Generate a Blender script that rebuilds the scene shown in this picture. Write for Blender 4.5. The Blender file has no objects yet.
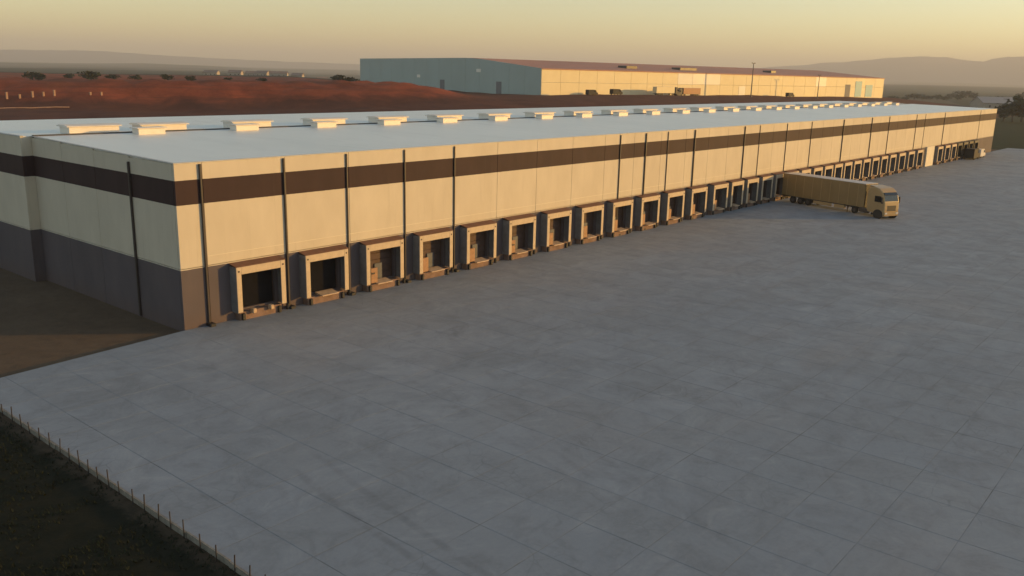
import bpy, bmesh, math, random
from math import radians as rad, sin, cos, pi, sqrt, atan2, hypot
from mathutils import Vector, Matrix, noise
random.seed(7)
sc = bpy.context.scene
COL = sc.collection

# ------------------------------------------------------------------ camera
CAM = (-29.889, -54.323, 17.796)
YAW, PITCH, ROLL, FPX = 0.875689, 0.241571, 0.023414, 871.716
_fw = Vector((sin(YAW)*cos(PITCH), cos(YAW)*cos(PITCH), -sin(PITCH)))
_rt = Vector((cos(YAW), -sin(YAW), 0)); _up = _rt.cross(_fw)
RT = cos(ROLL)*_rt + sin(ROLL)*_up; UP = -sin(ROLL)*_rt + cos(ROLL)*_up; FW = _fw
cd = bpy.data.cameras.new('camera'); cam = bpy.data.objects.new('camera', cd); COL.objects.link(cam)
cd.sensor_width = 36; cd.lens = FPX/1024*36; cd.clip_start = 0.5; cd.clip_end = 60000
cam.matrix_world = Matrix(((RT.x, UP.x, -FW.x, CAM[0]), (RT.y, UP.y, -FW.y, CAM[1]), (RT.z, UP.z, -FW.z, CAM[2]), (0, 0, 0, 1)))
sc.camera = cam

# ------------------------------------------------------------------ light
SUN_AZ, SUN_EL = rad(133), rad(7.0)          # azimuth clockwise from +Y
world = bpy.data.worlds.new('World'); sc.world = world; world.use_nodes = True
wn = world.node_tree.nodes; wl = world.node_tree.links
bg = wn['Background']; sky = wn.new('ShaderNodeTexSky'); sky.sky_type = 'NISHITA'; sky.sun_disc = False
sky.sun_elevation = SUN_EL; sky.sun_rotation = SUN_AZ
sky.altitude = 100; sky.air_density = 1.0; sky.dust_density = 0.35; sky.ozone_density = 0.55
wl.new(sky.outputs[0], bg.inputs[0]); bg.inputs[1].default_value = 0.13
sl = bpy.data.lights.new('sun', 'SUN'); sl.energy = 3.6; sl.angle = rad(0.6); sl.color = (1.0, 0.545, 0.13)
so = bpy.data.objects.new('sun', sl); COL.objects.link(so)
sd = Vector((sin(SUN_AZ)*cos(SUN_EL), cos(SUN_AZ)*cos(SUN_EL), sin(SUN_EL)))
so.rotation_euler = sd.to_track_quat('Z', 'Y').to_euler()
so.location = (60, -120, 60)
sc.view_settings.view_transform = 'Standard'; sc.view_settings.look = 'None'
sc.view_settings.gamma = 1; sc.view_settings.use_curve_mapping = False
sc.view_settings.exposure = 0.8
sc.cycles.use_denoising = True
sc.cycles.max_bounces = 6; sc.cycles.diffuse_bounces = 3; sc.cycles.volume_bounces = 0
sc.cycles.volume_max_steps = 64

# ------------------------------------------------------------------ helpers
def pix(x, y):
    return FW + (x-512)/FPX*RT - (y-288)/FPX*UP
def on_z(x, y, z=0.0):
    d = pix(x, y); t = (z-CAM[2])/d.z; return Vector(CAM) + t*d
def at_d(x, y, D):
    d = pix(x, y); d = d/hypot(d.x, d.y); return Vector(CAM) + D*d
def horizon(x):
    return 61.175 + 0.02342*x
def S(a, b, v):
    t = min(1, max(0, (v-a)/(b-a))); return t*t*(3-2*t)

def new_mat(name):
    m = bpy.data.materials.new(name); m.use_nodes = True
    nt = m.node_tree; b = nt.nodes['Principled BSDF']
    return m, nt, b
def node(nt, t, **kw):
    n = nt.nodes.new(t)
    for k, v in kw.items(): setattr(n, k, v)
    return n
def mixc(nt, fac, a, b, blend='MIX'):
    n = node(nt, 'ShaderNodeMix', data_type='RGBA', blend_type=blend)
    for sock, v in ((n.inputs[0], fac), (n.inputs[6], a), (n.inputs[7], b)):
        if hasattr(v, 'is_output') or isinstance(v, bpy.types.NodeSocket): nt.links.new(v, sock)
        else: sock.default_value = (v if not isinstance(v, tuple) else (*v, 1)) if not isinstance(v, float) else v
    return n.outputs[2]
def math_n(nt, op, a, b=None, c=None, clamp=False):
    n = node(nt, 'ShaderNodeMath', operation=op); n.use_clamp = clamp
    for i, v in enumerate((a, b, c)):
        if v is None: continue
        if isinstance(v, bpy.types.NodeSocket): nt.links.new(v, n.inputs[i])
        else: n.inputs[i].default_value = v
    return n.outputs[0]
def maprange(nt, v, a, b, lo=0.0, hi=1.0):
    n = node(nt, 'ShaderNodeMapRange'); n.clamp = True
    nt.links.new(v, n.inputs[0])
    for i, q in enumerate((a, b, lo, hi)): n.inputs[i+1].default_value = q
    return n.outputs[0]
def noise_n(nt, scale, detail=4, rough=.55, vec=None, dist=0):
    n = node(nt, 'ShaderNodeTexNoise'); n.inputs['Scale'].default_value = scale
    n.inputs['Detail'].default_value = detail; n.inputs['Roughness'].default_value = rough; n.inputs['Distortion'].default_value = dist
    if vec is not None: nt.links.new(vec, n.inputs['Vector'])
    return n.outputs[0]
def pos_n(nt):
    g = node(nt, 'ShaderNodeNewGeometry'); return g.outputs['Position']
def scaled(nt, vec, s):
    n = node(nt, 'ShaderNodeVectorMath', operation='MULTIPLY'); nt.links.new(vec, n.inputs[0]); n.inputs[1].default_value = s
    return n.outputs[0]
def bump(nt, b, h, strength=.3, dist=.02):
    n = node(nt, 'ShaderNodeBump'); n.inputs['Strength'].default_value = strength; n.inputs['Distance'].default_value = dist
    nt.links.new(h, n.inputs['Height']); nt.links.new(n.outputs[0], b.inputs['Normal'])
def simple(name, col, rough=.6, metal=0.0, var=.18, scale=1.5, spec=.5):
    m, nt, b = new_mat(name)
    p = pos_n(nt); f = noise_n(nt, scale, 5, .6, p)
    f2 = maprange(nt, f, .3, .7)
    c = mixc(nt, f2, tuple(v*(1-var) for v in col), tuple(min(1, v*(1+var)) for v in col))
    nt.links.new(c, b.inputs['Base Color'])
    nt.links.new(maprange(nt, f, .3, .7, max(.02, rough-.08), min(1, rough+.08)), b.inputs['Roughness'])
    b.inputs['Metallic'].default_value = metal; b.inputs['Specular IOR Level'].default_value = spec
    return m

def mesh_obj(name, bm, mat, parent=None, smooth=False):
    me = bpy.data.meshes.new(name); bm.to_mesh(me); bm.free()
    mats = mat if isinstance(mat, (list, tuple)) else [mat]
    for q in mats: me.materials.append(q)
    if smooth:
        for p in me.polygons: p.use_smooth = True
    return link(name, me, parent)
def link(name, me, parent=None, loc=None, rz=0):
    o = bpy.data.objects.new(name, me); COL.objects.link(o)
    if parent is not None: o.parent = parent
    if loc is not None: o.location = loc
    if rz: o.rotation_euler.z = rz
    return o
def empty(name, loc=(0, 0, 0), rz=0):
    o = bpy.data.objects.new(name, None); COL.objects.link(o); o.location = loc; o.rotation_euler.z = rz
    o.empty_display_size = .5
    return o
def tag(o, label, cat, group=None):
    o['label'] = label; o['category'] = cat
    if group: o['group'] = group
    return o
def structure(o): o['kind'] = 'structure'; return o
def stuff(o): o['kind'] = 'stuff'; return o
def bx(bm, x0, x1, y0, y1, z0, z1, bev=0.0, seg=1):
    r = bmesh.ops.create_cube(bm, size=1)
    vs = r['verts']
    bmesh.ops.scale(bm, verts=vs, vec=(x1-x0, y1-y0, z1-z0))
    bmesh.ops.translate(bm, verts=vs, vec=((x0+x1)/2, (y0+y1)/2, (z0+z1)/2))
    if bev > 0:
        es = list({e for v in vs for e in v.link_edges})
        bmesh.ops.bevel(bm, geom=es, offset=bev, segments=seg, affect='EDGES', profile=.5)
    return bm
def box(*a, bev=0.0, seg=1):
    return bx(bmesh.new(), *a, bev=bev, seg=seg)
def prism(bm, prof, x0, x1):
    """extrude a (y, z) profile along x"""
    a = [bm.verts.new((x0, y, z)) for y, z in prof]; b = [bm.verts.new((x1, y, z)) for y, z in prof]
    n = len(prof)
    for i in range(n): bm.faces.new((a[i], a[(i+1) % n], b[(i+1) % n], b[i]))
    bm.faces.new(a[::-1]); bm.faces.new(b)
    bmesh.ops.recalc_face_normals(bm, faces=bm.faces)
    return bm
def tube(bm, p0, p1, r, n=8, r2=None):
    p0 = Vector(p0); p1 = Vector(p1); d = p1-p0
    m = Matrix.Translation((p0+p1)/2) @ d.to_track_quat('Z', 'Y').to_matrix().to_4x4()
    bmesh.ops.create_cone(bm, cap_ends=True, segments=n, radius1=r, radius2=r if r2 is None else r2, depth=d.length, matrix=m)
    return bm

# ------------------------------------------------------------------ materials
def mat_wall(name, z_bands=True):
    """painted precast panels: cream, a brown stripe, a grey foot"""
    m, nt, b = new_mat(name); p = pos_n(nt)
    sep = node(nt, 'ShaderNodeSeparateXYZ'); nt.links.new(p, sep.inputs[0]); z = sep.outputs[2]
    wob = math_n(nt, 'MULTIPLY_ADD', noise_n(nt, 3.0, 3, .5, p), .04, z)
    f = noise_n(nt, .5, 6, .62, scaled(nt, p, (1, 1, .45)))
    cream = mixc(nt, maprange(nt, f, .3, .72), (.58, .52, .42), (.66, .595, .485))
    brown = mixc(nt, maprange(nt, f, .3, .7), (.041, .025, .027), (.055, .033, .035))
    grey = mixc(nt, maprange(nt, f, .3, .7), (.104, .090, .102), (.134, .112, .122))
    up = math_n(nt, 'GREATER_THAN', wob, 4.22)
    st = math_n(nt, 'MULTIPLY', math_n(nt, 'GREATER_THAN', wob, 8.67), math_n(nt, 'LESS_THAN', wob, 10.34))
    c = mixc(nt, up, grey, cream); c = mixc(nt, st, c, brown)
    oi = node(nt, 'ShaderNodeObjectInfo')
    c = mixc(nt, maprange(nt, oi.outputs['Random'], 0, 1, 0, .16), c, mixc(nt, 1.0, c, (.72, .70, .68), 'MULTIPLY'))
    streak = noise_n(nt, 1.0, 5, .7, scaled(nt, p, (2.4, 2.4, .10)))
    c = mixc(nt, maprange(nt, streak, .58, .85, 0, .22), c, (.16, .13, .10))
    low = maprange(nt, z, 1.3, -.1, 0, .5)
    c = mixc(nt, math_n(nt, 'MULTIPLY', low, noise_n(nt, 1.3, 4, .6, p)), c, (.13, .075, .05))
    nt.links.new(c, b.inputs['Base Color']); b.inputs['Roughness'].default_value = .6
    b.inputs['Specular IOR Level'].default_value = .12
    bump(nt, b, noise_n(nt, 9, 5, .6, p), .25, .01)
    return m
M = {}
M['wall'] = mat_wall('painted_precast')
M['cream_plain'] = simple('cream_paint', (.70, .64, .52), .7, var=.07, scale=.6, spec=.3)
M['pipe'] = simple('dark_downpipe', (.045, .034, .032), .45, var=.2)
M['frame'] = simple('cream_curtain', (.56, .45, .32), .65, var=.10, scale=2.2, spec=.3)
M['grey_curtain'] = simple('grey_curtain', (.17, .175, .19), .7, var=.2, scale=2)
M['brown_tarp'] = simple('brown_tarp', (.15, .066, .040), .7, var=.3, scale=2)
M['black_rubber'] = simple('black_rubber', (.02, .02, .021), .6, var=.3, scale=3)
M['recess'] = simple('recess_paint', (.075, .042, .036), .7, var=.3, scale=2)
M['door'] = simple('dark_door', (.010, .010, .014), .9, var=.25, scale=2, spec=.08)
M['bluepanel'] = simple('blue_grey_panel', (.085, .095, .12), .5, var=.2, scale=2)
M['lip'] = simple('leveller_steel', (.52, .37, .24), .5, var=.2, scale=3)
M['gate'] = simple('gate_timber', (.36, .20, .105), .7, var=.25, scale=3)
M['sill'] = simple('dock_concrete', (.23, .155, .125), .85, var=.25, scale=1.2, spec=.2)
M['gutter'] = simple('dark_gutter', (.085, .08, .08), .7, spec=.2)
M['vent'] = simple('vent_sheet', (.78, .72, .64), .5, var=.06, scale=1)
M['coping'] = simple('coping_metal', (.50, .50, .49), .5, var=.08)

# roof sheet
m, nt, b = new_mat('roof_sheet'); p = pos_n(nt)
f = noise_n(nt, .08, 6, .6, p); fy = noise_n(nt, 1, 3, .5, scaled(nt, p, (.55, .03, 1)))
c = mixc(nt, maprange(nt, f, .3, .7), (.78, .79, .76), (.86, .86, .83))
c = mixc(nt, maprange(nt, fy, .45, .75, 0, .22), c, (.66, .67, .65))
st_ = noise_n(nt, .22, 6, .7, scaled(nt, p, (1, .35, 1)), 1.0)
c = mixc(nt, maprange(nt, st_, .55, .72, 0, .28), c, (.50, .50, .48))
nt.links.new(c, b.inputs['Base Color']); b.inputs['Roughness'].default_value = .38; b.inputs['Specular IOR Level'].default_value = .8; b.inputs['Metallic'].default_value = .25
wv = node(nt, 'ShaderNodeTexWave', wave_type='BANDS', bands_direction='X'); wv.inputs['Scale'].default_value = .5
nt.links.new(p, wv.inputs[0]); bump(nt, b, wv.outputs[1], .12, .02)
M['roof'] = m

# yard concrete
SLAB = 3.0
m, nt, b = new_mat('yard_concrete'); p = pos_n(nt)
cell = node(nt, 'ShaderNodeVectorMath', operation='FLOOR'); nt.links.new(scaled(nt, p, (1/SLAB, 1/SLAB, 0)), cell.inputs[0])
wnz = node(nt, 'ShaderNodeTexWhiteNoise', noise_dimensions='2D'); nt.links.new(cell.outputs[0], wnz.inputs[0])
big = noise_n(nt, .035, 5, .6, p, .6); mid = noise_n(nt, .35, 6, .65, p, .8); fine = noise_n(nt, 5, 5, .7, p)
c = mixc(nt, maprange(nt, big, .32, .68), (.215, .246, .288), (.285, .320, .365))
c = mixc(nt, maprange(nt, wnz.outputs[0], 0, 1, 0, .6), c, (.225, .25, .278))
c = mixc(nt, maprange(nt, mid, .48, .72, 0, .65), c, (.175, .195, .218))
tint = noise_n(nt, .05, 4, .6, scaled(nt, p, (1, 1.4, 1)), .5)
c = mixc(nt, maprange(nt, tint, .52, .68, 0, .32), c, (.30, .275, .265))
blot = noise_n(nt, .30, 7, .72, p, 1.6)
c = mixc(nt, maprange(nt, blot, .50, .66, 0, .5), c, (.165, .183, .203))
c = mixc(nt, maprange(nt, blot, .46, .30, 0, .38), c, (.37, .40, .43))
c = mixc(nt, maprange(nt, fine, .35, .75, 0, .3), c, (.33, .35, .37))
wp = node(nt, 'ShaderNodeVectorMath', operation='ADD'); nt.links.new(p, wp.inputs[0])
wn_ = node(nt, 'ShaderNodeTexNoise'); wn_.inputs['Scale'].default_value = .5; nt.links.new(p, wn_.inputs['Vector']); nt.links.new(wn_.outputs['Color'], wp.inputs[1])
ve = node(nt, 'ShaderNodeTexVoronoi', feature='DISTANCE_TO_EDGE'); ve.inputs['Scale'].default_value = .8; nt.links.new(scaled(nt, wp.outputs[0], (1, 1, 0)), ve.inputs['Vector'])
ck = math_n(nt, 'MULTIPLY', maprange(nt, ve.outputs['Distance'], .028, .008), maprange(nt, noise_n(nt, .19, 4, .6, p, .5), .50, .68, 0, .30))
c = mixc(nt, ck, c, (.10, .11, .12))          # worn cracks and patched edges
for ang, off in ((35, 0), (-28, 40), (80, 11)):        # tyre and drag marks
    mp = node(nt, 'ShaderNodeMapping'); mp.inputs['Rotation'].default_value = (0, 0, rad(ang)); mp.inputs['Location'].default_value = (off, off, 0)
    mp.inputs['Scale'].default_value = (.06, .8, 1); nt.links.new(p, mp.inputs[0])
    t = noise_n(nt, 1, 4, .6, mp.outputs[0], .9)
    c = mixc(nt, maprange(nt, t, .62, .76, 0, .22), c, (.12, .12, .122))
for (xa, ya), (xb, yb), gap, amt in (((317, 472), (446, 566), .75, .26), ((430, 380), (590, 476), .9, .12), ((560, 440), (700, 540), .9, .14), ((905, 330), (780, 470), 1.0, .10)):   # wheel tracks
    A_, B_ = on_z(xa, ya), on_z(xb, yb); dv = (B_-A_).normalized(); nv = Vector((-dv.y, dv.x, 0))
    def dotn(v):
        q_ = node(nt, 'ShaderNodeVectorMath', operation='DOT_PRODUCT'); nt.links.new(p, q_.inputs[0]); q_.inputs[1].default_value = v; return q_.outputs['Value']
    wv_ = math_n(nt, 'MULTIPLY_ADD', noise_n(nt, .12, 3, .5, p), .8, -.4-nv.dot(A_))
    dd = math_n(nt, 'ABSOLUTE', math_n(nt, 'ADD', dotn(nv), wv_)); dd = math_n(nt, 'ABSOLUTE', math_n(nt, 'SUBTRACT', dd, gap))
    al = dotn(dv); a0, b0 = dv.dot(A_), dv.dot(B_)
    wi = math_n(nt, 'MULTIPLY', maprange(nt, al, a0-4, a0+1), maprange(nt, al, b0+6, b0))
    wi = math_n(nt, 'MULTIPLY', wi, maprange(nt, noise_n(nt, .6, 4, .6, p), .35, .6))
    c = mixc(nt, math_n(nt, 'MULTIPLY', wi, maprange(nt, dd, .26, .08, 0, amt)), c, (.075, .075, .08))
nt.links.new(c, b.inputs['Base Color'])
nt.links.new(maprange(nt, mid, .3, .7, .62, .85), b.inputs['Roughness']); b.inputs['Specular IOR Level'].default_value = .35
bump(nt, b, mid, .35, .03)
M['concrete'] = m
m, nt, b = new_mat('joint_fill'); p = pos_n(nt)
c = mixc(nt, maprange(nt, noise_n(nt, .22, 5, .65, p, .8), .48, .66), (.215, .24, .268), (.10, .108, .118))
nt.links.new(c, b.inputs['Base Color']); b.inputs['Roughness'].default_value = .9; M['joint'] = m

# ground
m, nt, b = new_mat('ground_soil'); p = pos_n(nt)
sep = node(nt, 'ShaderNodeSeparateXYZ'); nt.links.new(p, sep.inputs[0]); X, Y_ = sep.outputs[0], sep.outputs[1]
n1 = noise_n(nt, .12, 6, .65, p, .5); n2 = noise_n(nt, 1.2, 6, .7, p); n3 = noise_n(nt, .02, 5, .6, p, .4)
c = mixc(nt, maprange(nt, n1, .3, .7), (.105, .070, .046), (.165, .115, .075))       # brown dirt beside the building
c = mixc(nt, maprange(nt, n2, .45, .75, 0, .5), c, (.075, .055, .040))
sa = node(nt, 'ShaderNodeAttribute'); sa.attribute_name = 'sunlit_spoil'
sunlit_spoil = maprange(nt, math_n(nt, 'MULTIPLY_ADD', n1, .5, sa.outputs['Fac']), .45, .75)
shaded_soil = mixc(nt, maprange(nt, n1, .32, .68), (.080, .027, .018), (.135, .047, .028))  # flat ground coloured darker, standing in for weak sun below the bank
red = mixc(nt, maprange(nt, n1, .32, .68), (.18, .038, .018), (.33, .076, .034))  # bank coloured brighter red, its sunlit look put into the colour
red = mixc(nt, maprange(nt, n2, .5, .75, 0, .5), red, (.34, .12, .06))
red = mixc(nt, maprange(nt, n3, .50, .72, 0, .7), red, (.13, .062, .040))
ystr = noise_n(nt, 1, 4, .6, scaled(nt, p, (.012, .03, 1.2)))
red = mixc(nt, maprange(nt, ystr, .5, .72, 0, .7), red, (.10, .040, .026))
red = mixc(nt, sunlit_spoil, shaded_soil, red)
rm = maprange(nt, math_n(nt, 'MULTIPLY_ADD', n1, 8.0, Y_), 50, 58)
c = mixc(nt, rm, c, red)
# green field to the far end
fld = mixc(nt, maprange(nt, n1, .3, .7), (.009, .018, .006), (.018, .032, .010))
fm = math_n(nt, 'MULTIPLY', maprange(nt, math_n(nt, 'MULTIPLY_ADD', n1, 6.0, X), 252, 256), maprange(nt, math_n(nt, 'MULTIPLY_ADD', n1, 8.0, Y_), 66, 58))
c = mixc(nt, fm, c, fld)
# dark grass beside the yard edge
gr = mixc(nt, maprange(nt, n2, .35, .7), (.011, .013, .008), (.024, .022, .013))
gm = math_n(nt, 'MULTIPLY', maprange(nt, math_n(nt, 'MULTIPLY_ADD', n2, 1.6, X), -13.2, -14.2), maprange(nt, math_n(nt, 'MULTIPLY_ADD', n2, 5.0, Y_), 2, -2))
c = mixc(nt, gm, c, gr)
# far plain: patchwork of fields
dist = node(nt, 'ShaderNodeVectorMath', operation='LENGTH'); nt.links.new(p, dist.inputs[0])
vor = node(nt, 'ShaderNodeTexVoronoi'); vor.inputs['Scale'].default_value = 1; nt.links.new(scaled(nt, p, (.0022, .0036, 0)), vor.inputs['Vector'])
vs_ = node(nt, 'ShaderNodeSeparateColor'); nt.links.new(vor.outputs['Color'], vs_.inputs[0])
pl = mixc(nt, vs_.outputs[0], (.030, .034, .022), (.095, .075, .050))
pl = mixc(nt, maprange(nt, vs_.outputs[1], .5, .9, 0, .8), pl, (.035, .050, .022))
pm = maprange(nt, math_n(nt, 'MULTIPLY_ADD', n3, 160.0, dist.outputs[1]), 700, 760)
c = mixc(nt, pm, c, pl)
nt.links.new(c, b.inputs['Base Color']); b.inputs['Roughness'].default_value = .95; b.inputs['Specular IOR Level'].default_value = .1
bump(nt, b, n2, .6, .12)
M['ground'] = m

# ------------------------------------------------------------------ ground sheet
GZ = -0.20
def mound(x, y):
    # spoil heap: a long bank behind the warehouse
    ax, ay, ux, uy = 82.0, 256.0, .854, -.520
    s = (x-ax)*ux + (y-ay)*uy; d = (x-ax)*uy*-1*-1 + 0
    d = (x-ax)*.520 + (y-ay)*.854            # positive = away from the camera
    w = 1 - S(128, 172, s)                   # runs out at the far warehouse
    w *= S(-420, -300, s)
    nz = noise.noise(Vector((s*.018, 3.1, 0)))*1.5 + noise.noise(Vector((s*.06, d*.05, 2)))*.9
    h = 11.9 + .22*nz + .010*max(0, s)
    up = S(-30 + 8*noise.noise(Vector((s*.03, 9, 0))), 4, d)
    dn = 1 - .55*S(10, 70, d)
    return w*up*dn, h
def gz(x, y):
    D = hypot(x-CAM[0], y-CAM[1])
    t = S(56, 120, y)*(1-S(600, 760, x))*(1-S(620, 950, y))*S(-700, -450, x)
    base = 4.2*S(56, 115, y) + 4.6*S(110, 250, x + .25*y - 40)*S(90, 170, y)
    z = GZ + t*base
    if y > 60:
        z += t*(noise.noise(Vector((x*.02, y*.02, 1)))*.7 + noise.noise(Vector((x*.09, y*.09, 5)))*.35)
        w, h = mound(x, y)
        if w > 0: z = z*(1-w) + max(z, h)*w + w*(noise.noise(Vector((x*.13, y*.13, 7)))*1.5 + noise.noise(Vector((x*.05, y*.05, 17)))*.45)
    if D > 1100:
        z += S(1100, 4000, D)*(noise.noise(Vector((x*.0006, y*.0006, 3)))*14 + 6*noise.noise(Vector((x*.002, y*.002, 8))))
        z += 16*S(2500, 8000, D)
    return z
def axis(lo, hi, step, far):
    v = []; q = lo
    while q <= hi: v.append(q); q += step
    s = step; q = v[-1]
    while q < far: s *= 1.16; q += s; v.append(q)
    s = step; q = v[0]; pre = []
    while q > -far: s *= 1.16; q -= s; pre.append(q)
    return pre[::-1] + v
XS = axis(-60, 420, 4, 12500); YS = axis(-40, 400, 4, 12500)
verts = [(x, y, gz(x, y)) for y in YS for x in XS]; nx = len(XS)
faces = [(j*nx+i, j*nx+i+1, (j+1)*nx+i+1, (j+1)*nx+i) for j in range(len(YS)-1) for i in range(nx-1)]
me = bpy.data.meshes.new('ground'); me.from_pydata(verts, [], faces); me.materials.append(M['ground'])
for q in me.polygons: q.use_smooth = True
at = me.attributes.new('sunlit_spoil', 'FLOAT', 'POINT')
at.data.foreach_set('value', [mound(v[0], v[1])[0] if v[1] > 60 else 0.0 for v in verts])  # mask: where the ground takes the painted sunlit colour of the bank
structure(link('ground', me))

# mountains and hills far away: ridges with a real cross-section
def ridge(name, prof, D, depth, col, seed):
    m = simple(name+'_rock', col, .95, var=.2, scale=.002, spec=.1)
    pxs = []; x = prof[0][0]
    while x <= prof[-1][0]: pxs.append(x); x += 4
    rows = 13; V = []; F = []
    for x in pxs:
        for k in range(len(prof)-1):
            if prof[k][0] <= x <= prof[k+1][0]:
                a, bq = prof[k], prof[k+1]; y = a[1] + (bq[1]-a[1])*(x-a[0])/(bq[0]-a[0]); break
        d = pix(x, horizon(x)); az = atan2(d.x, d.y)
        top = at_d(x, y, D).z
        for r in range(rows):
            t = r/(rows-1); dd = D + depth*(t-.5)
            sh = max(0, 1-abs(t-.5)*2)
            X_, Y2 = CAM[0]+dd*sin(az), CAM[1]+dd*cos(az)
            n = noise.fractal(Vector((X_*.0011+seed, Y2*.0011, seed)), 1, 2.1, 5)
            z = -5 + (top+5)*(sh**.8)*(1+.30*n*(1-sh)) + 14*n*sh*(1-sh)*2 + top*.012*n + sh*top*.05*noise.fractal(Vector((X_*.004, Y2*.004, seed+3)), 1, 2.1, 4)
            V.append((X_, Y2, z))
    for i in range(len(pxs)-1):
        for r in range(rows-1):
            F.append((i*rows+r, i*rows+r+1, (i+1)*rows+r+1, (i+1)*rows+r))
    me = bpy.data.meshes.new(name); me.from_pydata(V, [], F); me.materials.append(m)
    for q in me.polygons: q.use_smooth = True
    return structure(link(name, me))
ridge('mountains', [(640, 74), (700, 71), (740, 69), (800, 65), (860, 60), (888, 58), (915, 56), (948, 58), (966, 60.5), (980, 61.5), (990, 58.5), (1004, 56.5), (1040, 56), (1200, 60), (1500, 70)], 9000, 2200, (.13, .105, .105), 2.2)
ridge('hills', [(-500, 44), (-200, 47), (-40, 50), (60, 50), (100, 51), (135, 53.5), (180, 56.5), (260, 60.5), (380, 65), (500, 70)], 9500, 2200, (.12, .105, .10), 5.1)

# ------------------------------------------------------------------ yard
yard_pts = [(-13.9, -1.35), (0, -.02), (256, -.02), (256, -150), (-15.6, -150), (-15.0, -60), (-14.2, -28)]
bm = bmesh.new()
bm.faces.new([bm.verts.new((x, y, -.005)) for x, y in yard_pts[::-1]])
bmesh.ops.recalc_face_normals(bm, faces=bm.faces)
if list(bm.faces)[0].normal.z < 0: bmesh.ops.reverse_faces(bm, faces=bm.faces)
ex = bmesh.ops.extrude_face_region(bm, geom=list(bm.faces))
bmesh.ops.translate(bm, verts=[v for v in ex['geom'] if isinstance(v, bmesh.types.BMVert)], vec=(0, 0, -.4))
bmesh.ops.recalc_face_normals(bm, faces=bm.faces)
yard = structure(mesh_obj('yard', bm, M['joint']))
def left_edge(y):
    return -13.9 - .3*max(0, -y-1.35)/26.6 if y > -28 else -14.2 - .8*(-y-28)/32
def visible_px(x, y):
    d = Vector((x, y, 0)) - Vector(CAM); w = d.dot(FW)
    if w < 5: return None
    return 512 + FPX*d.dot(RT)/w, 288 - FPX*d.dot(UP)/w, w
g = .016
slab_bm = box(-SLAB/2+g, SLAB/2-g, -SLAB/2+g, SLAB/2-g, -.15, 0, bev=.002)
slab_me = bpy.data.meshes.new('slab'); slab_bm.to_mesh(slab_me); slab_bm.free(); slab_me.materials.append(M['concrete'])
cells = []
rest = bmesh.new()
def cut_slab(bm, poly, z=0):
    if len(poly) < 3: return
    a = [bm.verts.new((x, y, z)) for x, y in poly]; b_ = [bm.verts.new((x, y, -.15)) for x, y in poly]
    bm.faces.new(a)
    for i in range(len(poly)): bm.faces.new((a[i], b_[i], b_[(i+1) % len(poly)], a[(i+1) % len(poly)]))
def clip(poly, f):
    out = []
    for i in range(len(poly)):
        p0, p1 = poly[i], poly[(i+1) % len(poly)]; a, c_ = f(p0), f(p1)
        if a >= 0: out.append(p0)
        if a*c_ < 0:
            t = a/(a-c_); out.append((p0[0]+t*(p1[0]-p0[0]), p0[1]+t*(p1[1]-p0[1])))
    return out
yedge = lambda q: min(-.02-q[1], (-.02 + (q[0])*(1.33/13.9) - q[1]))
for i in range(-6, 86):
    for j in range(-50, 0):
        x0, x1, y0, y1 = i*SLAB, (i+1)*SLAB, j*SLAB, (j+1)*SLAB
        if x1 <= left_edge(y0): continue
        full = x0 > left_edge(y0)+.1 and y1 < -2 or (i >= 0 and y1 <= -.01)
        if j == -1: full = False
        if full:
            v = visible_px(x0+SLAB/2, y0+SLAB/2)
            sz = 0
            if v and -20 < v[0] < 1044 and v[1] < 600: sz = 1/(v[2]**3)
            cells.append((sz, x0, y0))
        else:
            poly = [(x0+g, y0+g), (x1-g, y0+g), (x1-g, y1-g), (x0+g, y1-g)]
            poly = clip(poly, lambda q: -.02-q[1]); poly = clip(poly, lambda q: -.02 + min(0, q[0])*(1.33/13.9) - q[1])
            poly = clip(poly, lambda q: q[0]-left_edge(q[1]))
            cut_slab(rest, poly)
cells.sort(reverse=True)
for k, (sz, x0, y0) in enumerate(cells):
    dz = random.uniform(-.0015, .0015)
    if k < 300 and sz > 0:
        o = link('slab', slab_me, yard, (x0+SLAB/2, y0+SLAB/2, dz))
    else:
        cut_slab(rest, [(x0+g, y0+g), (x0+SLAB-g, y0+g), (x0+SLAB-g, y0+SLAB-g), (x0+g, y0+SLAB-g)], dz)
bmesh.ops.recalc_face_normals(rest, faces=rest.faces)
o = stuff(mesh_obj('slab', rest, M['concrete'], yard))

# ------------------------------------------------------------------ main warehouse
L, W, HW = 237.4, 43.0, 11.5
NOTCH = 22.2
wh = tag(empty('warehouse', (0, 0, 0)), 'long cream warehouse with a brown stripe, grey foot and a row of loading docks', 'warehouse')
docks = [5.78+5.98*k for k in range(13)] + [82.5, 87.3, 92.2, 96.9, 101.7, 106.5, 111.5, 116.2, 120.7, 125.3, 130.1, 134.9, 139.8, 144.8, 150.0, 155.8, 161.9, 168.0] + [183.4, 189.4, 194.9, 200.2, 205.6, 210.8, 216.0]
DARK = {205.6, 210.8, 216.0, 200.2}
OW, OZ0, OZ1 = 1.66, .72, 3.50       # clear half-width and heights of a dock opening
def cb(name, *a, mat=None, parent=wh, bev=.012):
    return mesh_obj(name, box(*a, bev=bev), mat or M['wall'], parent)
T = .22                               # panel thickness
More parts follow.
